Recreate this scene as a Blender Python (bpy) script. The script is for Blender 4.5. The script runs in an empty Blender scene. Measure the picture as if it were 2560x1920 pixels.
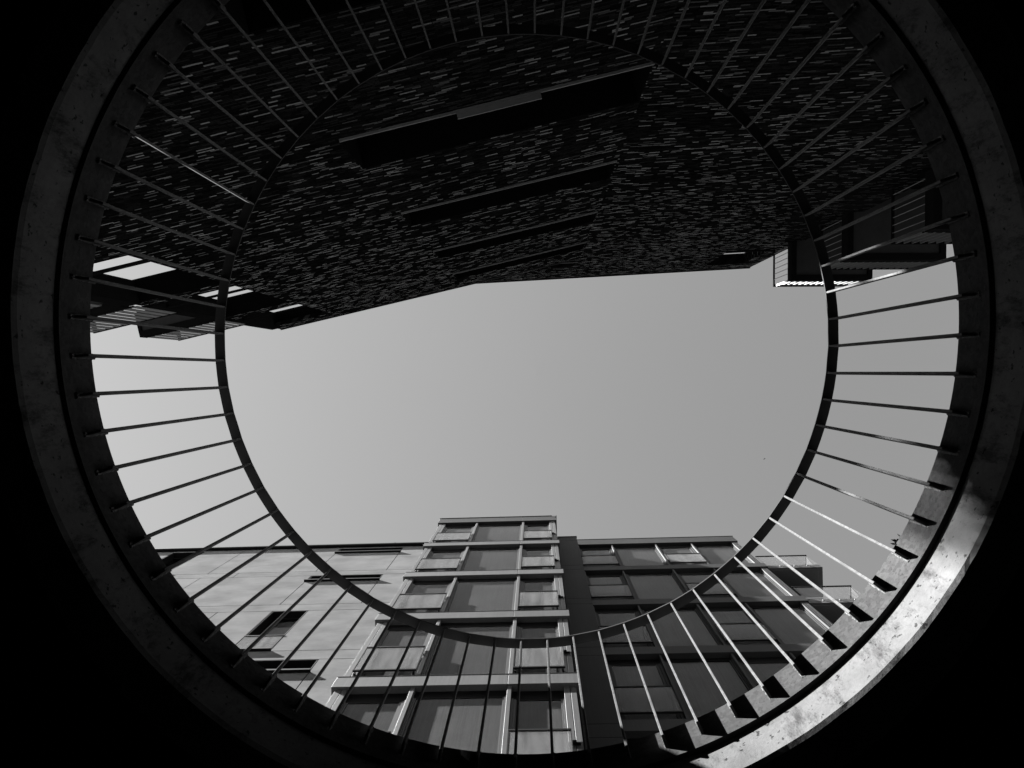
import bpy, bmesh, math, random
from mathutils import Vector, Matrix, noise
random.seed(7)
S = bpy.context.scene
COL = S.collection
R = math.radians

# ------------------------------------------------------------------ camera
CAMZ = 1.5
F, ZX, ZY = 1900.0, 60.0, -30.0
zc = Vector((ZX, ZY, F)).normalized()
xc = (Vector((1, 0, 0)) - zc.x * zc).normalized()
yc = zc.cross(xc)
M3 = Matrix((xc, yc, zc)).transposed()      # cam = M3 @ world
right, down, fwd = M3[0], M3[1], M3[2]
cam = bpy.data.cameras.new('camera')
cam.sensor_width = 36.0
cam.lens = F / 2560 * 36
cam.clip_start = 0.02
cam.clip_end = 2000
co = bpy.data.objects.new('camera', cam)
COL.objects.link(co)
rot = Matrix((right, -down, -fwd)).transposed()
co.matrix_world = Matrix.Translation((0, 0, CAMZ)) @ rot.to_4x4()
S.camera = co

# ------------------------------------------------------------------ world, sun, exposure
AZ, TAN_EL = R(8.0), 0.90                   # the light travels towards +X, a little towards +Y, and down
SUN_EL = math.atan(TAN_EL)
sdir = Vector((math.cos(AZ), math.sin(AZ), -TAN_EL)).normalized()
W = bpy.data.worlds.new('World')
S.world = W
W.use_nodes = True
wn, wl = W.node_tree.nodes, W.node_tree.links
wn.clear()
sky = wn.new('ShaderNodeTexSky')
sky.sky_type = 'NISHITA'
sky.sun_disc = False
sky.sun_elevation = SUN_EL
tos = -sdir
sky.sun_rotation = math.atan2(tos.x, tos.y)
sky.air_density = 0.7
sky.dust_density = 0.0
sky.ozone_density = 1.0
bw = wn.new('ShaderNodeSeparateColor')      # a black-and-white picture taken through a red filter
bg = wn.new('ShaderNodeBackground')
bg.inputs['Strength'].default_value = 0.05
wo = wn.new('ShaderNodeOutputWorld')
wl.new(sky.outputs['Color'], bw.inputs['Color'])
wl.new(bw.outputs['Red'], bg.inputs['Color'])
wl.new(bg.outputs['Background'], wo.inputs['Surface'])
sl = bpy.data.lights.new('sun', 'SUN')
sl.energy = 5.0
sl.angle = R(0.53)
sl.color = (1, 1, 1)
so = bpy.data.objects.new('sun', sl)
COL.objects.link(so)
so.rotation_euler = sdir.to_track_quat('-Z', 'Y').to_euler()
S.view_settings.view_transform = 'Standard'
S.view_settings.look = 'None'
S.view_settings.exposure = 3.75
S.view_settings.gamma = 1.0
S.render.engine = 'CYCLES'
S.cycles.caustics_reflective = False
S.cycles.caustics_refractive = False

# ------------------------------------------------------------------ materials (a black-and-white world)
class N:
    """tiny node helper"""
    def __init__(s, name):
        s.m = bpy.data.materials.new(name)
        s.m.use_nodes = True
        s.n = s.m.node_tree.nodes
        s.l = s.m.node_tree.links
        s.b = s.n['Principled BSDF']
        s.tc = s.n.new('ShaderNodeTexCoord')
    def new(s, t, **k):
        x = s.n.new(t)
        for a, v in k.items():
            setattr(x, a, v)
        return x
    def noise(s, scale, detail=4, rough=.6, stretch=None, src='Object'):
        t = s.new('ShaderNodeTexNoise')
        t.inputs['Scale'].default_value = scale
        t.inputs['Detail'].default_value = detail
        t.inputs['Roughness'].default_value = rough
        o = s.tc.outputs[src]
        if stretch:
            mp = s.new('ShaderNodeMapping')
            mp.inputs['Scale'].default_value = stretch
            s.l.new(o, mp.inputs['Vector'])
            o = mp.outputs['Vector']
        s.l.new(o, t.inputs['Vector'])
        return t.outputs['Fac']
    def ramp(s, src, pts):
        r = s.new('ShaderNodeValToRGB')
        e = r.color_ramp.elements
        while len(e) < len(pts):
            e.new(.5)
        for i, (p, v) in enumerate(pts):
            e[i].position = p
            e[i].color = (v, v, v, 1)
        s.l.new(src, r.inputs['Fac'])
        return r.outputs['Color']
    def mul(s, a, b, op='MULTIPLY'):
        m = s.new('ShaderNodeMath', operation=op)
        for i, x in enumerate((a, b)):
            if isinstance(x, (int, float)):
                m.inputs[i].default_value = x
            else:
                s.l.new(x, m.inputs[i])
        return m.outputs[0]
    def bump(s, src, strength, dist=.01):
        b = s.new('ShaderNodeBump')
        b.inputs['Strength'].default_value = strength
        b.inputs['Distance'].default_value = dist
        s.l.new(src, b.inputs['Height'])
        s.l.new(b.outputs['Normal'], s.b.inputs['Normal'])
    def base(s, x):
        if isinstance(x, (int, float)):
            s.b.inputs['Base Color'].default_value = (x, x, x, 1)
        else:
            s.l.new(x, s.b.inputs['Base Color'])
    def set(s, rough=.6, metal=0, spec=.5):
        s.b.inputs['Roughness'].default_value = rough
        s.b.inputs['Metallic'].default_value = metal
        s.b.inputs['Specular IOR Level'].default_value = spec
        return s.m

def mat_concrete(name, v, var=.34, pits=True):
    a = N(name)
    big = a.ramp(a.noise(4.5, 7, .72), [(.3, 1 - var), (.62, 1.0)])
    fine = a.ramp(a.noise(60, 5, .7), [(.3, .86), (.6, 1.0)])
    c = a.mul(a.mul(big, fine), v)
    if pits:
        p = a.ramp(a.noise(38, 3, .6), [(.32, .30), (.37, 1.0)])
        st = a.ramp(a.noise(9, 6, .8, (1, 1, .4)), [(.36, .40), (.50, 1.0)])
        c = a.mul(a.mul(c, p), st)
    a.base(c)
    a.bump(a.noise(90, 5, .7), .25, .004)
    return a.set(.9, 0, 0)

def mat_galv(name, v, spot=.25):
    a = N(name)
    t = a.new('ShaderNodeTexVoronoi', feature='F1')
    t.inputs['Scale'].default_value = 70
    a.l.new(a.tc.outputs['Object'], t.inputs['Vector'])
    s1 = a.ramp(t.outputs['Color'], [(0, 1 - spot), (1, 1.0)])
    s2 = a.ramp(a.noise(5, 5, .65), [(.3, .75), (.65, 1.0)])
    s3 = a.ramp(a.noise(150, 3, .7), [(.33, .55), (.42, 1.0)])
    a.base(a.mul(a.mul(a.mul(s1, s2), s3), v))
    a.bump(a.noise(120, 4, .6), .15, .002)
    return a.set(.8, 0.0, .0)

def mat_streak(name, v, amt=.22, rough=.45, metal=0, spec=.5):
    """panel with faint vertical water streaks and cloudy patches"""
    a = N(name)
    s1 = a.ramp(a.noise(9, 4, .7, (4.5, 4.5, .12)), [(.28, 1 - amt), (.62, 1.0)])
    s2 = a.ramp(a.noise(.9, 5, .6), [(.3, 1 - amt * .8), (.68, 1.0)])
    s3 = a.ramp(a.noise(26, 3, .6), [(.25, .93), (.6, 1.0)])
    oi = a.new('ShaderNodeObjectInfo')
    s3 = a.mul(s3, a.ramp(oi.outputs['Random'], [(0, 1 - amt), (1, 1.0)]))
    a.base(a.mul(a.mul(a.mul(s1, s2), s3), v))
    a.bump(a.noise(3.5, 2, .5), .05, .01)
    return a.set(rough, metal, spec)

def mat_render_panel(name, v):
    """pale fibre cement panel: soft diagonal clouds, scratches"""
    a = N(name)
    s1 = a.ramp(a.noise(1.1, 5, .6, (1, 1, 1.6)), [(.3, .70), (.66, 1.0)])
    s2 = a.ramp(a.noise(7, 5, .7, (.5, 1, 2.2)), [(.3, .93), (.6, 1.0)])
    s3 = a.ramp(a.noise(40, 2, .5, (1, 1, .35)), [(.26, .85), (.32, 1.0)])
    a.base(a.mul(a.mul(a.mul(s1, s2), s3), v))
    a.bump(a.noise(14, 4, .6), .08, .006)
    return a.set(.85, 0, 0)

def mat_brick(name):
    a = N(name)
    sep = a.new('ShaderNodeSeparateXYZ')
    a.l.new(a.tc.outputs['Object'], sep.inputs[0])
    hx = a.mul(sep.outputs['X'], sep.outputs['Y'], 'ADD')
    wob = a.mul(a.mul(a.noise(3, 2, .5), .012), sep.outputs['Z'], 'ADD')
    cmb = a.new('ShaderNodeCombineXYZ')
    a.l.new(hx, cmb.inputs[0])
    a.l.new(wob, cmb.inputs[1])
    br = a.new('ShaderNodeTexBrick')
    br.offset = .37
    br.offset_frequency = 2
    br.squash = .55
    br.squash_frequency = 3
    br.inputs['Color1'].default_value = (0, 0, 0, 1)
    br.inputs['Color2'].default_value = (1, 1, 1, 1)
    br.inputs['Mortar'].default_value = (0, 0, 0, 1)
    br.inputs['Scale'].default_value = 1
    br.inputs['Mortar Size'].default_value = .0026
    br.inputs['Mortar Smooth'].default_value = .1
    br.inputs['Bias'].default_value = 0
    br.inputs['Brick Width'].default_value = .135
    br.inputs['Row Height'].default_value = .025
    a.l.new(cmb.outputs[0], br.inputs['Vector'])
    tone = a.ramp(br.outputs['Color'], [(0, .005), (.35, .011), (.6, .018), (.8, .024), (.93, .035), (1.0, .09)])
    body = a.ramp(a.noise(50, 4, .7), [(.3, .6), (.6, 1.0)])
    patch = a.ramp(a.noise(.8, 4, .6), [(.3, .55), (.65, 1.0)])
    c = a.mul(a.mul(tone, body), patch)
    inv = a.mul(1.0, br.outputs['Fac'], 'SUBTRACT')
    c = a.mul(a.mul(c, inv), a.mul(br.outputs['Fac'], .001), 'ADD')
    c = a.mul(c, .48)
    a.base(c)
    glz = a.ramp(br.outputs['Color'], [(.865, 0.0), (.88, .012), (.95, .08), (1.0, .5)])
    a.l.new(a.mul(a.mul(glz, a.mul(body, patch)), inv), a.b.inputs['Specular IOR Level'])
    hgt = a.mul(inv, a.mul(a.mul(br.outputs['Color'], .8), a.mul(a.noise(35, 3, .6), .25), 'ADD'))
    a.bump(hgt, .55, .008)
    a.b.inputs['Roughness'].default_value = .30
    return a.m

def mat_flat(name, v, rough=.5, metal=0, spec=.5):
    a = N(name)
    a.base(a.mul(a.ramp(a.noise(6, 4, .6), [(.3, .82), (.65, 1.0)]), v))
    return a.set(rough, metal, spec)

def mat_glass(name, clear=.88, tint=.9, haze=0.0, hv=.6):
    a = N(name)
    n, l = a.n, a.l
    n.remove(a.b)
    out = [x for x in n if x.type == 'OUTPUT_MATERIAL'][0]
    tr = n.new('ShaderNodeBsdfTransparent')
    tr.inputs[0].default_value = (tint,) * 3 + (1,)
    gl = n.new('ShaderNodeBsdfGlossy')
    gl.inputs['Roughness'].default_value = .02
    gl.inputs['Color'].default_value = (.9, .9, .9, 1)
    lw = n.new('ShaderNodeFresnel')
    lw.inputs['IOR'].default_value = 1.17
    mx = n.new('ShaderNodeMixShader')
    ge = n.new('ShaderNodeNewGeometry')
    fr = a.mul(lw.outputs[0], a.mul(1.0, ge.outputs['Backfacing'], 'SUBTRACT'))
    l.new(fr, mx.inputs[0])
    l.new(tr.outputs[0], mx.inputs[1])
    l.new(gl.outputs[0], mx.inputs[2])
    last = mx.outputs[0]
    if haze:
        df = n.new('ShaderNodeBsdfDiffuse')
        sp = n.new('ShaderNodeTexNoise')
        sp.inputs['Scale'].default_value = 3
        sp.inputs['Detail'].default_value = 5
        mp = n.new('ShaderNodeMapping')
        mp.inputs['Scale'].default_value = (3, 3, .3)
        l.new(a.tc.outputs['Object'], mp.inputs[0])
        l.new(mp.outputs[0], sp.inputs['Vector'])
        h = a.ramp(sp.outputs['Fac'], [(.3, haze * .6), (.7, haze * 1.3)])
        df.inputs['Color'].default_value = (hv,) * 3 + (1,)
        m2 = n.new('ShaderNodeMixShader')
        l.new(h, m2.inputs[0])
        l.new(last, m2.inputs[1])
        l.new(df.outputs[0], m2.inputs[2])
        last = m2.outputs[0]
    l.new(last, out.inputs['Surface'])
    return a.m

MT = dict(
    fascia=mat_galv('galvanised_steel', .036, .4),
    ring=mat_concrete('cast_concrete', .070),
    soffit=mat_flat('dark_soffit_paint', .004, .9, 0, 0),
    deck=mat_concrete('deck_topping', .08, .3, False),
    bar=mat_galv('baluster_steel', .078, .35),
    rail=mat_flat('handrail_steel', .028, .8, 0, 0),
    weld=mat_galv('weld_metal', .085, .5),
    ground=mat_flat('dark_paving', .015, .9, 0, 0),
    panel=mat_render_panel('pale_panel', .13),
    metal=mat_streak('anodised_cladding', .075, .25, .5, 0, .2),
    darkmetal=mat_streak('dark_window_metal', .005, .3, .6, 0, .08),
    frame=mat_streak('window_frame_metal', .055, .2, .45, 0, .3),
    topmetal=mat_streak('darker_cladding', .036, .25, .5, 0, .1),  # darker copy of the cladding; on the wing it puts shade into the colour
    dimmetal=mat_streak('shaded_jamb_metal', .014, .25, .5, 0, .1),  # darker copy of the frame metal: the wing's shade put into the colour
    pier=mat_streak('pier_panel', .024, .3, .6, 0, .1),
    blind=mat_streak('roller_blind', .115, .24, .9, 0, 0),
    pane=mat_glass('window_glass', tint=.88),
    darkpane=mat_flat('dark_glass', .003, .9, 0, 0),
    guard=mat_glass('guard_glass', tint=.75, haze=.30, hv=.2),
    clear=mat_glass('balcony_glass', tint=.93, haze=.02),
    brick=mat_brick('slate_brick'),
    black=mat_flat('black_recess', .003, .9, 0, 0),
    flashing=mat_flat('pale_flashing', .10, .7, 0, .1),
    soffpanel=mat_flat('balcony_soffit_panel', .03, .8, 0, 0),
    board=mat_streak('balcony_board', .05, .2, .5, 0, .2),
    white=mat_flat('white_balcony_metal', .05, .45),
    dark=mat_flat('dark_steel', .006, .7, 0, .0),
    leaf=mat_flat('dry_leaf', .02, .8, 0, 0),
    bird=mat_flat('feathers', .03, .8, 0, 0),
)

# ------------------------------------------------------------------ mesh helpers
def quad(bm, pts):
    return bm.faces.new([bm.verts.new(p) for p in pts])

def box(bm, x0, x1, y0, y1, z0, z1):
    v = [bm.verts.new((x, y, z)) for z in (z0, z1) for y in (y0, y1) for x in (x0, x1)]
    for f in ((0, 2, 3, 1), (4, 5, 7, 6), (0, 1, 5, 4), (2, 6, 7, 3), (0, 4, 6, 2), (1, 3, 7, 5)):
        bm.faces.new([v[i] for i in f])

def mesh(name, bm, m, bevel=0):
    if bevel:
        bmesh.ops.bevel(bm, geom=list(bm.edges), offset=bevel, segments=1, affect='EDGES', clamp_overlap=True)
    bmesh.ops.recalc_face_normals(bm, faces=bm.faces)
    me = bpy.data.meshes.new(name)
    bm.to_mesh(me)
    bm.free()
    me.materials.append(MT[m])
    return me

def part(name, bm, m, parent=None, loc=(0, 0, 0), rz=0, bevel=0, label=None):
    o = bpy.data.objects.new(name, mesh(name, bm, m, bevel))
    COL.objects.link(o)
    o.parent = parent
    o.location = loc
    o.rotation_euler = (0, 0, rz)
    if label:
        o['label'] = label
    return o

def tag(o, label, cat, group=None):
    o['label'] = label
    o['category'] = cat
    if group:
        o['group'] = group
    return o

def empty(name, loc, label, cat, rz=0):
    o = bpy.data.objects.new(name, None)
    COL.objects.link(o)
    o.empty_display_size = .3
    o.location = loc
    o.rotation_euler = (0, 0, rz)
    return tag(o, label, cat)

def copy_tree(o, parent, loc=None):
    c = o.copy()
    COL.objects.link(c)
    c.parent = parent
    if loc is not None:
        c.location = loc
    for ch in list(o.children):
        copy_tree(ch, c)
    return c

def wall_holes(bm, x0, x1, z0, z1, y0, y1, holes, back=True):
    """upright wall with rectangular holes, y0 the face towards the camera side"""
    xs = sorted({x0, x1} | {v for h in holes for v in h[:2] if x0 < v < x1})
    zs = sorted({z0, z1} | {v for h in holes for v in h[2:] if z0 < v < z1})
    def solid(i, j):
        if i < 0 or j < 0 or i >= len(xs) - 1 or j >= len(zs) - 1:
            return False
        cx, cz = (xs[i] + xs[i + 1]) / 2, (zs[j] + zs[j + 1]) / 2
        return not any(h[0] < cx < h[1] and h[2] < cz < h[3] for h in holes)
    for i in range(len(xs) - 1):
        for j in range(len(zs) - 1):
            if not solid(i, j):
                continue
            a, b, c, d = xs[i], xs[i + 1], zs[j], zs[j + 1]
            quad(bm, [(a, y0, c), (b, y0, c), (b, y0, d), (a, y0, d)])
            if back:
                quad(bm, [(a, y1, c), (a, y1, d), (b, y1, d), (b, y1, c)])
            if not solid(i - 1, j): quad(bm, [(a, y0, c), (a, y0, d), (a, y1, d), (a, y1, c)])
            if not solid(i + 1, j): quad(bm, [(b, y0, c), (b, y1, c), (b, y1, d), (b, y0, d)])
            if not solid(i, j - 1): quad(bm, [(a, y0, c), (a, y1, c), (b, y1, c), (b, y0, c)])
            if not solid(i, j + 1): quad(bm, [(a, y0, d), (b, y0, d), (b, y1, d), (a, y1, d)])
    bmesh.ops.remove_doubles(bm, verts=bm.verts, dist=1e-5)

H = CAMZ    # all heights below are measured above the lens; add H for the world

# ------------------------------------------------------------------ ground and deck
bm = bmesh.new()
quad(bm, [(-300, -300, 0), (300, -300, 0), (300, 300, 0), (-300, 300, 0)])
g = part('ground', bm, 'ground')
g['kind'] = 'structure'

CS = Vector((-.067, -.169))     # centre of the round opening
RF, ZT, ZB = 1.5045, 2.639, 2.458
RC, ZC = 1.522, 2.27
NS = 288
def ring_pts(r, z, n=NS, c=CS, a0=0):
    return [(c.x + r * math.cos(a0 + 2 * math.pi * i / n), c.y + r * math.sin(a0 + 2 * math.pi * i / n), z + H) for i in range(n)]
def revolve(bm, prof, n=NS, c=CS, closed=True, a0=0, jit=0):
    rows = []
    for r, z in prof:
        rows.append([bm.verts.new(p) for p in ring_pts(r, z, n, c, a0)])
    m = len(prof)
    for k in range(m if closed else m - 1):
        A, B = rows[k], rows[(k + 1) % m]
        for i in range(n):
            j = (i + 1) % n
            bm.faces.new((A[i], A[j], B[j], B[i]))
# deck: soffit and top as square sheets with a round hole
def holed_sheet(bm, z, r, ext):
    inner = [bm.verts.new(p) for p in ring_pts(r, z)]
    outer = []
    for i in range(NS):
        a = 2 * math.pi * i / NS
        k = ext / max(abs(math.cos(a)), abs(math.sin(a)))
        outer.append(bm.verts.new((k * math.cos(a), k * math.sin(a), z + H)))
    for i in range(NS):
        j = (i + 1) % NS
        bm.faces.new((inner[i], inner[j], outer[j], outer[i]))
    return outer
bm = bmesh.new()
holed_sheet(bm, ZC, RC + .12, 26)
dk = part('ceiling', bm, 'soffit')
dk['kind'] = 'structure'
bm = bmesh.new()
holed_sheet(bm, ZT - .01, RF + .03, 26)
dk = part('deck', bm, 'deck')
dk['kind'] = 'structure'

op = empty('round_opening', (CS.x, CS.y, ZC + H), 'round concrete and steel rim of the opening overhead, sunlit at lower right', 'opening')
off = (-CS.x, -CS.y, -(ZC + H))
bm = bmesh.new()
revolve(bm, [(RC, ZB), (RC, ZC + .012), (RC + .010, ZC - .002), (RC + .14, ZC - .002), (RC + .14, ZB)])
for v in bm.verts:                                  # worn, slightly chipped lower arris
    if v.co.z < ZC + H + .02 and (v.co.xy - CS).length < RC + .02:
        n1 = noise.noise(Vector((v.co.x * 9, v.co.y * 9, 1.3)))
        n2 = noise.noise(Vector((v.co.x * 42, v.co.y * 42, 7.7)))
        v.co.z += .0025 * n1 + .0035 * max(0, n2 - .25) * 3
part('concrete_ring', bm, 'ring', op, off)
bm = bmesh.new()
revolve(bm, [(RF, ZT - .004), (RF, ZB), (RF + .06, ZB), (RF + .06, ZT), (RF + .004, ZT)])
part('steel_fascia', bm, 'fascia', op, off)

# ------------------------------------------------------------------ railing round the opening
CR = Vector((-.064, -.161))
RB, RB2, ZR, ZP = 1.4498, 1.4975, 3.64, 2.521
rl = empty('railing', (CR.x, CR.y, ZT + H), 'circular steel railing of flat bars round the opening overhead', 'railing')
roff = Vector((0, 0, 0))
DEV = [(-123, 1.3), (-98, 1.38), (-88, 1.25), (-73, 1.15), (-58, .95), (-48, .9), (-33, .7), (-23, .6), (-8.5, .48), (1, .5), (11, .5), (21, .36),
       (31, .12), (41, -.05), (51, -.1), (61, -.25), (70, -.5), (80, -.62), (90, -.75), (135, -1.25), (140, -1.02), (150, -.75), (160, -.5), (170, -.25), (176, -.1), (200, .35), (237, 1.3)]
def dev(a):
    if a > 237: a -= 360
    if a < -123: a += 360
    for (a0, d0), (a1, d1) in zip(DEV, DEV[1:]):
        if a0 <= a <= a1:
            return d0 + (d1 - d0) * (a - a0) / (a1 - a0)
    return 0
angs = sorted(R(1 + 5 * k + dev(1 + 5 * k)) for k in range(-25, 47))
# handrail: flat ring bent in straight lengths between the bars
bm = bmesh.new()
fr = []
allang = []
for i, a in enumerate(angs):
    b = angs[(i + 1) % 72] + (2 * math.pi if i == 71 else 0)
    allang += [a, (a + b) / 2]
for i, a in enumerate(allang):
    k = .9993 if i % 2 else 1.0
    jit = random.uniform(-.0008, .0008)
    row = []
    for r, z in ((RB - .002, ZR), (RB + .044, ZR), (RB + .044, ZR + .010), (RB - .002, ZR + .010)):
        rr = (r + jit) * k
        row.append(bm.verts.new((rr * math.cos(a), rr * math.sin(a), z - ZT)))
    fr.append(row)
for i in range(len(fr)):
    A, B = fr[i], fr[(i + 1) % len(fr)]
    for k in range(4):
        bm.faces.new((A[k], B[k], B[(k + 1) % 4], A[(k + 1) % 4]))
part('handrail', bm, 'rail', rl)
bm = bmesh.new()
box(bm, RB, RB2, -.0045, .0045, ZP - ZT, ZR - ZT)
bar_me = mesh('baluster', bm, 'bar', .0012)
def weld_mesh(seed):
    random.seed(seed)
    bm = bmesh.new()
    for side in (-1, 1):
        zs = [ZP - ZT - .014 + i * .0052 for i in range(26)]
        rows = []
        for z in zs:
            r = random.uniform(.0035, .0068)
            cx, cy = RB2 + .0035, side * (.0045 + random.uniform(0, .0015))
            rows.append([bm.verts.new((cx + r * math.cos(t), cy + r * math.sin(t), z + random.uniform(-.001, .001))) for t in [k * math.pi / 3 for k in range(6)]])
        for A, B in zip(rows, rows[1:]):
            for k in range(6):
                bm.faces.new((A[k], A[(k + 1) % 6], B[(k + 1) % 6], B[k]))
        bm.faces.new(rows[0]); bm.faces.new(rows[-1])
    return mesh('weld', bm, 'weld')
welds = [weld_mesh(100 + i) for i in range(4)]
random.seed(11)
for i, a in enumerate(angs):
    b = bpy.data.objects.new('baluster', bar_me)
    COL.objects.link(b)
    b.parent = rl
    b.rotation_euler = (0, 0, a)
    wd = bpy.data.objects.new('weld', welds[i % 4])
    COL.objects.link(wd)
    wd.parent = b
    wd.location = (0, 0, 0)

# small dry weed on the rim
a0 = R(29.6)
wz = Vector((CS.x + (RF + .004) * math.cos(a0), CS.y + (RF + .004) * math.sin(a0), ZT + H))
bm = bmesh.new()
u, t_ = Vector((math.cos(a0), math.sin(a0), 0)), Vector((-math.sin(a0), math.cos(a0), 0))
random.seed(5)
for k in range(7):
    base = t_ * random.uniform(-.016, .018)
    tip = base - u * random.uniform(.008, .022) + Vector((0, 0, random.uniform(-.006, .02))) + t_ * random.uniform(-.008, .008)
    mid = (base + tip) / 2
    w = random.uniform(.002, .005)
    side = t_ * w + Vector((0, 0, w * .5))
    quad(bm, [base, mid + side, tip, mid - side])
    quad(bm, [base + Vector((0, 0, .002)), mid - side + u * .002, tip, mid + side + u * .002])
tag(part('weed', bm, 'leaf', None, wz), 'tiny dark dry weed on the inner edge of the round rim', 'weed')

# ------------------------------------------------------------------ panelled apartment building (B)
YB = -.031
cb, sb = math.cos(YB), math.sin(YB)
def loc_b(s, d):
    return Vector((s * cb - d * sb, s * sb + d * cb, 0))
PB = loc_b(-3, 5.6)
bld = empty('apartment_building', PB, 'pale panelled apartment building with a projecting window bay, below the sky', 'building')
OB = (-PB.x, -PB.y, 0)
def pb(name, bm, m, bevel=0, label=None, parent=None, dz=0):
    if parent is None:
        return part(name, bm, m, bld, (OB[0], OB[1], dz), YB, bevel, label)
    return part(name, bm, m, parent, (0, 0, 0), 0, bevel, label)
ZL = [22.95, 19.87, 16.88, 13.91, 10.90, 7.90, 4.90]
# left wing: pale panels with open joints over a dark backing
G = .010
def panels(bm, rects, d0, d1):
    for a, b, c, d in rects:
        box(bm, a + G, b - G, d0, d1, c + G + H, d - G + H)
rows = [(23.33, 23.50, [-14.5, -8.4, -3.02]), (20.66, 23.33, [-14.5, -11.5, -10.5, -9.25, -6.23, -4.27, -3.02]), (20.22, 20.66, [-14.5, -8.37, -3.02]),
        (17.66, 20.22, [-14.5, -12.2, -9.25, -6.21, -4.27, -3.02]), (17.18, 17.66, [-14.5, -8.37, -3.02]), (14.64, 17.18, [-14.5, -9.25, -7.49, -6.21, -5.38, -3.02]),
        (14.17, 14.64, [-14.5, -8.37, -3.02]), (11.63, 14.17, [-14.5, -9.25, -6.21, -4.27, -3.02]), (11.16, 11.63, [-14.5, -8.37, -3.02]),
        (8.6, 11.16, [-14.5, -9.25, -6.21, -4.27, -3.02]), (8.1, 8.6, [-14.5, -3.02]), (4.2, 8.1, [-14.5, -9.25, -6.21, -4.27, -3.02]), (1.5, 4.2, [-14.5, -3.02])]
whole = {(-6.23, 23.33): 22.74, (-6.21, 20.22): 19.64, (-6.21, 14.17): 13.55, (-6.21, 11.16): 10.55}
rects = []
for z0, z1, ss in rows:
    for a, b in zip(ss, ss[1:]):
        if (a, z1) in whole:
            rects.append((a, b, z0, whole[(a, z1)]))      # panel below a slot window
        elif (a, z1) == (-11.5, 23.33):
            rects.append((a, b, z0, 20.9))
        elif (a, z1) == (-6.21, 17.18):
            pass                                           # tall window
        else:
            rects.append((a, b, z0, z1))
bm = bmesh.new()
panels(bm, rects, 5.30, 5.335)
pb('wall_panel', bm, 'panel')
bm = bmesh.new()
holes = [(-6.23 + G, -4.27 - G, 22.74 + H, 23.33 + H - G), (-6.21, -4.27, 19.64 + H, 20.22 + H), (-6.21, -4.27, 13.55 + H, 14.17 + H), (-6.21, -4.27, 10.55 + H, 11.16 + H),
         (-11.5, -10.5, 20.9 + H, 23.33 + H), (-6.21, -5.38, 14.64 + H, 17.18 + H)]
wall_holes(bm, -14.5, -3.0, 0, 23.46 + H, 5.34, 5.7, holes)
box(bm, -14.5, -3.0, 5.72, 9.0, 0, 23.3 + H)
pb('backing_wall', bm, 'darkmetal')
bm = bmesh.new()
box(bm, -14.6, -3.0, 5.20, 5.9, 23.50 + H, 23.58 + H)
box(bm, -14.6, -3.0, 5.215, 5.8, 23.44 + H, 23.499 + H)
pb('coping', bm, 'darkmetal', .004)
def slot_window(a, b, z0, z1, tall=False):
    bm = bmesh.new()                                       # reveal lining and frame
    y0, y1 = 5.303, 5.52
    box(bm, a + .008, a + .028, y0 + .002, y1, z0 + H + .02, z1 + H - .02)
    box(bm, b - .028, b - .008, y0 + .002, y1, z0 + H + .02, z1 + H - .02)
    box(bm, a + .008, b - .008, y0, y1, z1 + H - .02, z1 + H - .002)
    box(bm, a + .03, b - .03, 5.46, 5.50, z1 + H - .09, z1 + H - .021)
    if tall:
        box(bm, a + .03, b - .03, 5.45, 5.50, 15.52 + H, 15.58 + H)
    w = pb('window', bm, 'darkmetal')
    bm = bmesh.new()
    box(bm, a + .03, b - .03, 5.49, 5.50, z0 + H, z1 + H - .09)
    pb('pane', bm, 'pane', parent=w)
    bm = bmesh.new()
    quad(bm, [(a + .03, 5.53, z0 + H), (b - .03, 5.53, z0 + H), (b - .03, 5.53, z1 + H), (a + .03, 5.53, z1 + H)])
    pb('blind', bm, 'blind' if tall else 'black', parent=w)  # slot windows: a black sheet paints the recess dark, no blind
    bm = bmesh.new()
    box(bm, a - .02, b + .03, 5.24, 5.50, z0 + H - .03, z0 + H - .002)
    box(bm, a - .02, b + .03, 5.235, 5.239, z0 + H - .045, z0 + H + .012)
    pb('sill', bm, 'darkmetal', parent=w)
    if tall:
        bm = bmesh.new()
        box(bm, a + .02, b - .01, 5.295, 5.303, 14.72 + H, 15.50 + H)
        pb('guard_glass', bm, 'guard', parent=w)
        bm = bmesh.new()
        box(bm, a + .0, b + .0, 5.285, 5.315, 15.50 + H, 15.53 + H)
        pb('guard_rail', bm, 'darkmetal', parent=w)
for a, b, z0, z1 in ((-6.23, -4.27, 22.74, 23.33), (-6.21, -4.27, 19.64, 20.22), (-6.21, -4.27, 13.55, 14.17), (-6.21, -4.27, 10.55, 11.16)):
    slot_window(a, b, z0, z1)
slot_window(-6.21, -5.38, 14.66, 17.18, True)
slot_window(-11.5, -10.5, 20.9, 23.33, False)

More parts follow.
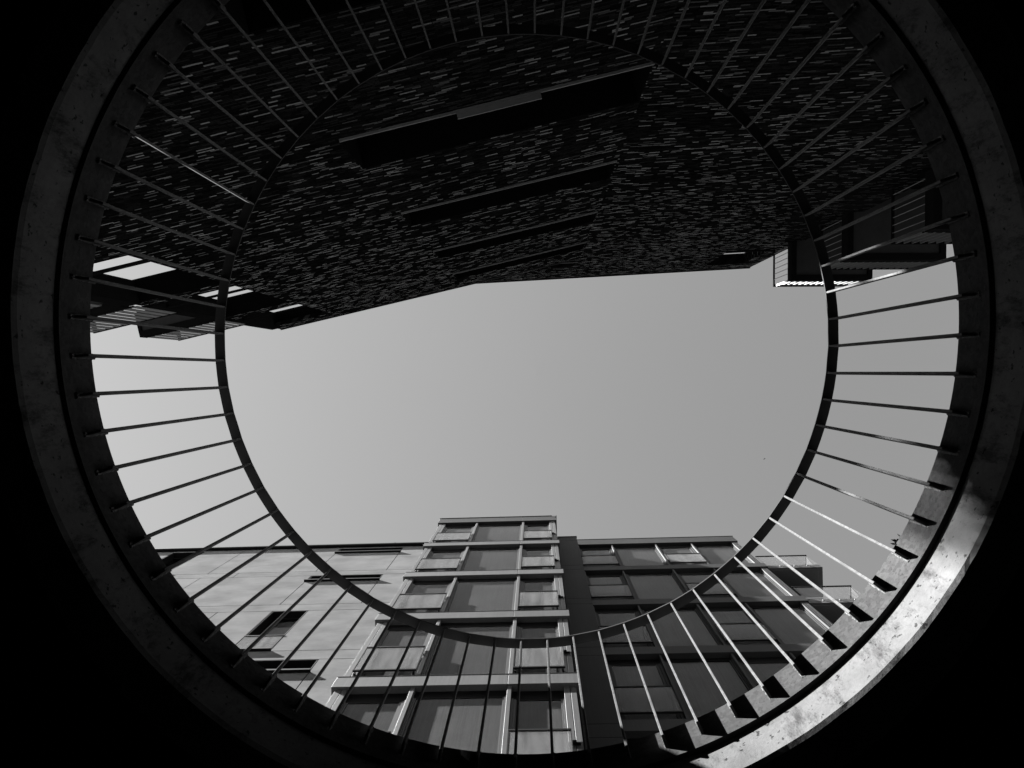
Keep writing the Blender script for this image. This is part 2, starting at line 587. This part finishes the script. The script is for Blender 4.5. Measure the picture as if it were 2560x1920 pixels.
# tower core, ledges, pilasters
bm = bmesh.new()
box(bm, -3.08, .44, 4.66, 5.9, 0, 23.45 + H)
pb('bay_wall', bm, 'darkmetal')
for k, zb in enumerate(ZL):
    top = zb + (.64 if k == 0 else .36)
    bm = bmesh.new()
    for a, b in ((-3.12, -.554), (-.546, .48)):
        box(bm, a, b, 4.49, 4.652, zb + H, top + H)
    if k == 0:
        box(bm, -3.14, .50, 4.475, 5.95, top + H + .002, top + H + .03)
    else:
        box(bm, -3.125, .485, 4.484, 4.64, top + H + .001, top + H + .010)
    pb('ledge', bm, 'metal' if k else 'topmetal', .003)
def h_of(k):       # clear storey between ledge k+1 and ledge k
    return ZL[k + 1] + .372 + H, ZL[k] - .002 + H
def glazing(bm_f, s0, s1, g0, g1, z0, z1, y, fr=.03):
    """frame bars round a pane; s0..s1 the bay, g0..g1 the glass"""
    for a, b in ((s0, g0), (g1, s1)):
        n = max(1, int(round((b - a) / .045)))
        for i in range(n):
            p, q = a + (b - a) * i / n, a + (b - a) * (i + 1) / n
            yy = y - .004 - .012 * ((n - 1 - i) if a == s0 and s0 != g0 and p < g0 else i)
            box(bm_f, p + .001, q - .001, yy, y + .03, z0, z1)
def tower_storey(k):
    z0, z1 = h_of(k)
    for a, b, y in ((-1.95, -1.89, 4.515), (-.55, -.49, 4.515), (.262, .345, 4.535), (.355, .435, 4.535), (-3.06, -2.965, 4.535), (-2.955, -2.875, 4.535)):
        bm = bmesh.new()
        box(bm, a, b, y, 4.655, z0, z1)
        pb('pilaster', bm, 'metal', .002)
    for kind, s0, s1, g0, g1, head, yp in (('mid', -1.885, -.555, -1.835, -.612, .27, 4.572), ('right', -.485, .257, -.385, .205, .34, 4.59), ('left', -2.87, -1.955, -2.79, -2.06, .34, 4.59)):
        bm = bmesh.new()
        gz1 = z1 - head
        box(bm, s0, s1, yp + .012, 4.655, gz1 + .002, z1)                     # head panel
        box(bm, g0 - .02, g1 + .02, yp - .006, yp + .03, gz1, gz1 + .03)
        box(bm, g0 - .02, g1 + .02, yp - .006, yp + .03, z0, z0 + .06)
        for p in (g0 - .016, g1 + .004):
            box(bm, p, p + .012, yp - .005, yp + .029, z0 + .06, gz1)
        w = pb('window', bm, 'darkmetal')
        # lighter jamb profiles, stepped
        def steps(a, b, flip):
            n = 3 if (b - a) > .06 else 2
            for i in range(n):
                p, q = a + (b - a) * i / n, a + (b - a) * (i + 1) / n
                j = i if not flip else n - 1 - i
                box(bm, p + .002, q - .002, yp - .012 - .012 * j, 4.65, z0 + .001, gz1 + .001)
        bm = bmesh.new()
        steps(s0, g0 - .002, True)
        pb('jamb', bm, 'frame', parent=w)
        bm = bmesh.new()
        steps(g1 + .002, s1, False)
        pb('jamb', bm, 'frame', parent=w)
        bm = bmesh.new()
        box(bm, g0, g1, yp, yp + .006, z0 + .06, gz1)
        pb('pane', bm, 'pane', parent=w)
        bm = bmesh.new()
        box(bm, g0 - .001, g1 + .001, yp + .012, yp + .014, z0 + .061, gz1)
        pb('blind', bm, 'blind', parent=w)
        if kind != 'mid':
            a, b = (-.485, .305) if kind == 'right' else (-2.94, -1.965)
            zz = ZL[k + 1] + H
            bm = bmesh.new()
            box(bm, a + .012, b - .012, 4.476, 4.486, zz + .59, zz + 1.53)
            pb('guard_glass', bm, 'guard', parent=w)
            bm = bmesh.new()
            box(bm, a, b, 4.468, 4.494, zz + 1.53, zz + 1.562)
            box(bm, a, b, 4.466, 4.496, zz + .555, zz + .59)
            box(bm, a, a + .012, 4.473, 4.489, zz + .59, zz + 1.53)
            box(bm, b - .012, b, 4.473, 4.489, zz + .59, zz + 1.53)
            for ss in (a + .02, b - .05):
                box(bm, ss, ss + .03, 4.497, 4.56, zz + .50, zz + .554)
            pb('guard_rail', bm, 'darkmetal', parent=w)
            bm = bmesh.new()
            if kind == 'right':
                box(bm, b + .003, b + .10, 4.500, 4.53, zz + 1.24, zz + 1.262)
                box(bm, b + .003, b + .05, 4.485, 4.50, zz + 1.22, zz + 1.29)
            else:
                box(bm, b + .003, b + .015, 4.50, 4.513, zz + 1.22, zz + 1.29)
            pb('guard_bracket', bm, 'dark', parent=w)
for k in range(6):
    tower_storey(k)

for ss, dd, zz in ((-2.2, 4.474, 23.62), (-1.28, 4.474, 23.62), (.28, 4.472, 23.60), (-7.4, 5.198, 23.585), (-4.6, 5.198, 23.585), (-10.2, 5.198, 23.585)):
    bm = bmesh.new()
    box(bm, ss, ss + .05, dd, dd + .08, zz + H, zz + .035 + H)
    box(bm, ss + .015, ss + .03, dd + .02, dd + .035, zz + .035 + H, zz + .07 + H)
    pb('roof_clip', bm, 'frame')
bm = bmesh.new()
box(bm, .36, .484, 4.4705, 4.4745, 23.42 + H, 23.60 + H)
pb('corner_flashing', bm, 'white')
# pier between the bay and the right wing
bm = bmesh.new()
zz = [-1.5, 4.2, 7.3, 7.68, 10.3, 10.7, 13.3, 13.7, 16.27, 16.66, 19.13, 19.53, 22.38, 22.86]
for a, b in zip(zz, zz[1:]):
    box(bm, .50, 1.06, 5.0, 5.02, a + H + .006, b + H - .006)
pb('pier', bm, 'pier')
bm = bmesh.new()
box(bm, .445, 1.055, 5.023, 5.9, 0, 22.85 + H)
box(bm, .49, 1.075, 4.985, 5.9, 22.862 + H, 22.92 + H)
pb('pier_core', bm, 'darkmetal')

# right wing
YG = 5.36
bm = bmesh.new()
box(bm, 1.07, 5.86, 5.42, 8.5, 0, 23.3 + H)
pb('wing_wall', bm, 'darkmetal')
ZW = [22.97, 19.98, 17.01, 14.02, 11.02, 8.02, 5.0]
for k, zb in enumerate(ZW):
    top = zb + (.65 if k == 0 else .36)
    bm = bmesh.new()
    box(bm, 1.09, 5.90, 5.26, 5.417, zb + H, top + H)
    if k == 0:
        box(bm, 1.08, 5.92, 5.25, 8.6, top + H + .002, top + H + .03)
    pb('ledge', bm, 'topmetal', .003)  # darker cladding here: the wing's shade is in the colour
def wing_storey(k):
    z0, z1 = ZW[k + 1] + .362 + H, ZW[k] - .002 + H
    for a, b in ((1.105, 1.135), (2.105, 2.145), (3.41, 3.455), (4.475, 4.52), (5.70, 5.74), (5.75, 5.79), (5.80, 5.85)):
        bm = bmesh.new()
        box(bm, a, b, 5.285, 5.415, z0, z1)
        pb('pilaster', bm, 'topmetal', .002)
    for kind, s0, s1, g0, g1 in (('s', 1.14, 2.10, 1.21, 2.0), ('l', 2.15, 3.405, 2.235, 3.34), ('s', 3.46, 4.47, 3.56, 4.36), ('l', 4.525, 5.695, 4.60, 5.64)):
        head = .30 if kind == 's' else .16
        gz1 = z1 - head
        bm = bmesh.new()
        box(bm, s0, s1, YG + .01, 5.415, gz1 + .002, z1)
        box(bm, g0 - .02, g1 + .02, YG - .006, YG + .03, gz1, gz1 + .03)
        box(bm, g0 - .02, g1 + .02, YG - .006, YG + .03, z0, z0 + .06)
        for p in (g0 - .016, g1 + .004):
            box(bm, p, p + .012, YG - .005, YG + .029, z0 + .06, gz1)
        w = pb('window', bm, 'darkmetal')
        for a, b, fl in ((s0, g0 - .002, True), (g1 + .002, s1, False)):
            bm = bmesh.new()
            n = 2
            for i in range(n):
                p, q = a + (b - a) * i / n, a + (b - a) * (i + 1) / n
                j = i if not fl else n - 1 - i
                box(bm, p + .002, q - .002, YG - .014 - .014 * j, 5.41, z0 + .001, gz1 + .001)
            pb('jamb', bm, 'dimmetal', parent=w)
        bm = bmesh.new()
        box(bm, g0, g1, YG, YG + .006, z0 + .06, gz1)
        pb('pane', bm, 'pane', parent=w)
        bm = bmesh.new()
        box(bm, g0 - .001, g1 + .001, YG + .012, YG + .014, z0 + .061, gz1)
        pb('blind', bm, 'blind', parent=w)
        if kind == 's':
            a, b = (1.115, 2.085) if s0 < 2 else (3.47, 4.45)
            zz = ZW[k + 1] + H
            bm = bmesh.new()
            box(bm, a + .012, b - .012, 5.250, 5.258, zz + .58, zz + 1.50)
            pb('guard_glass', bm, 'guard', parent=w)
            bm = bmesh.new()
            box(bm, a, b, 5.24, 5.268, zz + 1.50, zz + 1.53)
            box(bm, a, b, 5.24, 5.268, zz + .55, zz + .58)
            box(bm, a, a + .012, 5.246, 5.262, zz + .58, zz + 1.50)
            box(bm, b - .012, b, 5.246, 5.262, zz + .58, zz + 1.50)
            pb('guard_rail', bm, 'darkmetal', parent=w)
for k in range(6):
    wing_storey(k)
# balconies at the right end, glass balustrades
bm = bmesh.new()
box(bm, 5.905, 7.28, 6.12, 8.4, 0, 19.95 + H)
pb('end_wall', bm, 'darkmetal')
for k, zb in enumerate((19.98, 16.98, 13.98, 10.98)):
    bm = bmesh.new()
    box(bm, 5.905, 7.31, 5.31, 6.11, zb + H, zb + .26 + H)
    box(bm, 5.97, 7.2, 5.36, 6.05, zb + H - .02, zb + H - .001)
    sbk = pb('balcony', bm, 'metal', .004)
    bm = bmesh.new()
    box(bm, 5.92, 7.28, 5.302, 5.309, zb + .10 + H, zb + 1.20 + H)
    box(bm, 7.296, 7.303, 5.32, 6.1, zb + .262 + H, zb + 1.20 + H)
    pb('balcony_glass', bm, 'clear', parent=sbk)
    bm = bmesh.new()
    box(bm, 5.92, 7.315, 5.29, 5.318, zb + 1.20 + H, zb + 1.235 + H)
    box(bm, 7.286, 7.314, 5.31, 6.1, zb + 1.205 + H, zb + 1.235 + H)
    pb('handrail', bm, 'darkmetal', parent=sbk)
    for ss in (6.25, 6.62, 6.95):
        bm = bmesh.new()
        box(bm, ss, ss + .03, 5.285, 5.30, zb + .12 + H, zb + .17 + H)
        pb('clamp', bm, 'metal', parent=sbk)
    bm = bmesh.new()
    box(bm, 7.28, 7.29, 5.58, 5.62, zb + .262 + H, zb + 1.19 + H)
    pb('clamp', bm, 'metal', parent=sbk)

# ------------------------------------------------------------------ dark brick building (A), two wall planes
YA, YR = R(-13.15), R(-3.0)
ca, sa = math.cos(YA), math.sin(YA)
cr, sr = math.cos(YR), math.sin(YR)
PA = Vector((0, -3.0, 0))
brk = empty('brick_building', PA, 'dark slate brick building with recessed slot windows and corner balconies, in shade above', 'building')
OA = (0, 3.0, 0)
def pa(name, bm, m, bevel=0, parent=None, rz=YA, label=None):
    if parent is None:
        return part(name, bm, m, brk, OA, rz, bevel, label)
    return part(name, bm, m, parent, (0, 0, 0), 0, bevel, label)
SC = 1.59          # where the two planes meet, along the left plane
slots = [(-1.21, SC - .012, z0 + H, z1 + H) for z0, z1 in ((.6, 1.6), (3.53, 4.5), (6.53, 7.50), (9.54, 10.42), (12.54, 13.42), (15.47, 16.40))]
bays = [(-5.62, -4.2, z0 + H, z1 + H) for z0, z1 in ((2.6, 5.1), (5.55, 8.08), (8.5, 11.14), (11.57, 14.22), (14.70, 17.36))]
bm = bmesh.new()
wall_holes(bm, -5.6, SC, 0, 17.70 + H, -2.34, -2.70, slots + bays)
box(bm, -5.6, -4.2, -2.42, -2.3405, 17.0 + H, 17.362 + H)
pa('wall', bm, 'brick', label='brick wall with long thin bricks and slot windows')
bm = bmesh.new()
box(bm, -5.62, SC, -2.72, -2.325, 17.702 + H, 17.75 + H)
pa('coping', bm, 'soffpanel')
for a, b, z0, z1 in slots:
    bm = bmesh.new()
    box(bm, a, b, -2.70, -2.66, z0 + .001, z1 - .001)
    box(bm, a + .001, b - .001, -2.659, -2.345, z1 - .012, z1 - .001)  # black sheets added on soffit and sides: recess shade put into colour
    for p in (a + .001, b - .013):
        box(bm, p, p + .012, -2.659, -2.345, z0 + .023, z1 - .013)
    w = pa('window', bm, 'black')
    bm = bmesh.new()
    box(bm, a + .02, b - .02, -2.652, -2.646, z0 + .01, z1 - .01)
    pa('pane', bm, 'darkpane', parent=w)
    bm = bmesh.new()
    box(bm, a + .01, b - .002, -2.64, -2.318, z0 + .001, z0 + .022)
    if abs(z0 - H - 6.53) < .01:
        box(bm, -.16, .58, -2.317, -2.265, z0 + .003, z0 + .02)
    pa('sill', bm, 'flashing', parent=w)
# loggia: handrail bar, corner posts
for a, b, z0, z1 in bays:
    bm = bmesh.new()
    box(bm, -5.6, -4.21, -2.36, -2.34, z0 + .395, z0 + .51)
    pa('handrail', bm, 'dark')
    bm = bmesh.new()
    box(bm, -5.70, -5.50, -2.68, -2.328, z0, z1)
    pa('post', bm, 'dark')
    bm = bmesh.new()
    box(bm, -5.74, -5.703, -2.68, -2.64, z0, z1)  # pale strip added: the post's lit left edge put into colour
    pa('lit_edge', bm, 'flashing')
    bm = bmesh.new()
    box(bm, -5.495, -4.205, -2.695, -2.345, z1 - .015, z1 - .001)  # black sheets added over the brick: loggia shade put into colour
    box(bm, -4.213, -4.201, -2.695, -2.345, z0 + .001, z1 - .016)
    pa('dark_lining', bm, 'black')
# body behind, away from the open corner
bm = bmesh.new()
box(bm, -4.2, SC - .05, -9, -2.71, 0, 17.6 + H)
box(bm, -5.6, -4.205, -9, -5.0, 0, 17.6 + H)
for a, b, z0, z1 in bays[:3]:  # parapets added to block sun leaking through the open loggia
    box(bm, -5.62, -5.56, -4.99, -2.72, z0 - .5, z0 + 1.15)
pa('rear_wall', bm, 'brick')
# corner balconies with upright boards
for k, zb in enumerate((17.0, 13.97, 10.95, 7.95, 4.95)):
    zr = zb + .26
    if k == 0:
        continue
    bm = bmesh.new()
    s0, s1 = -7.05, -5.705
    for a, b, c, d in ((s0, s1, -2.42, -2.31), (s0, s0 + .06, -2.70, -2.42), (s0, s1, -2.78, -2.70), (s1 - .06, s1, -2.70, -2.42)):
        box(bm, a, b, c, d, zb + H, zr + H)
    bl = pa('balcony', bm, 'dark')
    bm = bmesh.new()
    box(bm, s0 + .061, s1 - .061, -2.699, -2.421, zb + .04 + H, zr - .02 + H)
    pa('soffit', bm, 'soffpanel', parent=bl)
    bm = bmesh.new()
    n = 11
    bwid = .096 if zb > 9 else .1345  # unseen lower storeys: gaps closed to keep sun off the rim
    for i in range(n):
        x = s0 + .01 + i * .1350
        box(bm, x, x + bwid, -2.325, -2.317, zr + H + .01, zr + 1.26 + H)
    for i in range(2):
        y = -2.45 - i * .1335
        box(bm, s0 + .003, s0 + .025, y - .095, y, zr + H + .01, zr + 1.26 + H)
    pa('slat_panel', bm, 'board', parent=bl)
    if abs(zb - 7.95) < .01:                       # added unseen screen, shaped to filter the sun onto the rim
        bm = bmesh.new()
        for i in range(10):
            x = s0 + .01 + i * .130
            box(bm, x, x + .080, -2.325, -2.317, 9.95 + H, 10.62 + H)
        box(bm, s0, s1, -2.325, -2.317, zr + 1.315 + H, 9.949 + H)
        box(bm, s0, s0 + 1.27, -2.333, -2.326, 10.56 + H, 10.62 + H)
        pa('added_screen', bm, 'board', parent=bl)
    bm = bmesh.new()
    box(bm, s0, -5.54, -2.335, -2.31, zr + 1.262 + H, zr + 1.31 + H)
    box(bm, s0, s0 + .06, -2.77, -2.336, zr + 1.262 + H, zr + 1.31 + H)
    box(bm, s0 + .03, s1, -2.365, -2.337, zr + .12 + H, zr + .16 + H)
    pa('handrail', bm, 'dark', parent=bl)

# right, taller plane
def Rp(s, d):
    return s, -d
bm = bmesh.new()
hr = [(-2.3, 1.150, -1, 17.55 + H), (4.64, 5.66, 18.0 + H, 20.4 + H), (-.7, 1.155, 18.38 + H, 19.1 + H)]
wall_holes(bm, -2.2, 6.08, 0, 21.38 + H, -2.59, -2.86, hr)
pa('wall', bm, 'brick', rz=YR, label='taller brick wall in the shade at right')
bm = bmesh.new()
box(bm, -2.2, 6.10, -2.88, -2.575, 21.382 + H, 21.47 + H)
pa('coping', bm, 'dark', rz=YR)
bm = bmesh.new()
box(bm, -2.2, 4.62, -9, -2.87, 17.6 + H, 21.3 + H)
box(bm, 1.9, 4.62, -9, -2.87, 0, 17.59 + H)
box(bm, 4.63, 6.06, -9, -2.87, 0, 17.9 + H)
box(bm, 4.63, 6.06, -9, -4.6, 17.9 + H, 21.3 + H)
pa('rear_wall', bm, 'black', rz=YR)
bm = bmesh.new()
box(bm, -.7, 1.155, -2.855, -2.80, 18.381 + H, 19.099 + H)
w = pa('window', bm, 'black', rz=YR)
bm = bmesh.new()
box(bm, -.69, 1.15, -2.80, -2.575, 18.382 + H, 18.40 + H)
pa('sill', bm, 'flashing', parent=w)
bm = bmesh.new()
box(bm, 4.645, 5.655, -2.64, -2.59, 18.28 + H, 18.34 + H)
pa('handrail', bm, 'dark', rz=YR)

# ------------------------------------------------------------------ right hand balcony stack (E)
est = empty('balcony_block', (6.5, -3.6, 0), 'dark block with stacked slatted balconies beyond the brick wall at right', 'building')
OE = (-6.5, 3.6, 0)
def pe(name, bm, m, parent=None, bevel=0):
    if parent is None:
        return part(name, bm, m, est, OE, 0, bevel)
    return part(name, bm, m, parent, (0, 0, 0), 0, bevel)
bm = bmesh.new()
box(bm, 6.35, 7.42, -8, -3.32, 0, 19.2 + H)
pe('wall', bm, 'black')
for k, zb in enumerate((16.95, 13.95, 10.95, 7.95, 4.95)):
    x0, x1, y0, y1 = 5.62, 7.38, -3.30, -2.02
    zr = zb + .26
    bm = bmesh.new()
    for a, b, c, d in ((x0, x1, y1 - .12, y1), (x0, x0 + .11, y0, y1 - .12), (x1 - .1, x1, y0, y1 - .12), (x0, x1, y0 - .1, y0)):
        box(bm, a, b, c, d, zb + H, zr + H)
    bl = pe('balcony', bm, 'dark')
    bm = bmesh.new()
    box(bm, x0 + .111, x1 - .101, y0 + .001, y1 - .121, zb + .05 + H, zr - .02 + H)
    pe('soffit', bm, 'soffpanel', bl)
    bm = bmesh.new()
    n = 14
    for i in range(n):
        x = x0 + .05 + i * .1270
        box(bm, x, x + .010, y1 - .05, y1 - .005, zr + H + .01, zb + 1.27 + H)
    for i in range(10):
        y = y1 - .17 - i * .120
        box(bm, x0 + .004, x0 + .020, y - .008, y, zr + H + .01, zb + 1.27 + H)
    pe('slat_panel', bm, 'white', bl)
    bm = bmesh.new()
    box(bm, x0, x1, y1 - .055, y1, zb + 1.272 + H, zb + 1.31 + H)
    box(bm, x0, x0 + .035, y0, y1 - .056, zb + 1.272 + H, zb + 1.31 + H)
    box(bm, x0 + .02, x1, y1 - .03, y1 - .012, zr + .10 + H, zr + .125 + H)
    pe('handrail', bm, 'dark', bl)

# ------------------------------------------------------------------ bird
def ray(u, v):
    p = Vector(((u - 1280), (v - 960), F))
    w = M3.transposed() @ p
    return w / w.z
bp = ray(1911, 1147) * 95
bm = bmesh.new()
sec = [(-.17, .01), (-.12, .035), (-.02, .05), (.08, .04), (.13, .03), (.17, .005)]
rws = []
for x, r in sec:
    rws.append([bm.verts.new((x, r * math.cos(t), r * .8 * math.sin(t))) for t in [k * math.pi / 4 for k in range(8)]])
for A, B in zip(rws, rws[1:]):
    for k in range(8):
        bm.faces.new((A[k], A[(k + 1) % 8], B[(k + 1) % 8], B[k]))
for sg in (-1, 1):
    pts = [(.07, .03 * sg), (.10, .16 * sg), (.03, .33 * sg), (-.02, .18 * sg), (-.05, .03 * sg)]
    up = [bm.verts.new((x, y, .01 + abs(y) * .15)) for x, y in pts]
    lo = [bm.verts.new((x, y, abs(y) * .15)) for x, y in pts]
    bm.faces.new(up)
    bm.faces.new(list(reversed(lo)))
    for i in range(5):
        j = (i + 1) % 5
        bm.faces.new((up[i], up[j], lo[j], lo[i]))
tl = [bm.verts.new(p) for p in ((-.15, -.01, 0), (-.15, .01, 0), (-.26, .035, 0), (-.26, -.035, 0))]
tu = [bm.verts.new((v.co.x, v.co.y, .008)) for v in tl]
bm.faces.new(tl); bm.faces.new(tu)
for i in range(4):
    bm.faces.new((tl[i], tl[(i + 1) % 4], tu[(i + 1) % 4], tu[i]))
bmesh.ops.scale(bm, vec=(.5, .5, .5), verts=bm.verts)
b = part('bird', bm, 'bird', None, bp + Vector((0, 0, H)), R(65))
tag(b, 'tiny dark bird flying high in the open sky at right', 'bird')
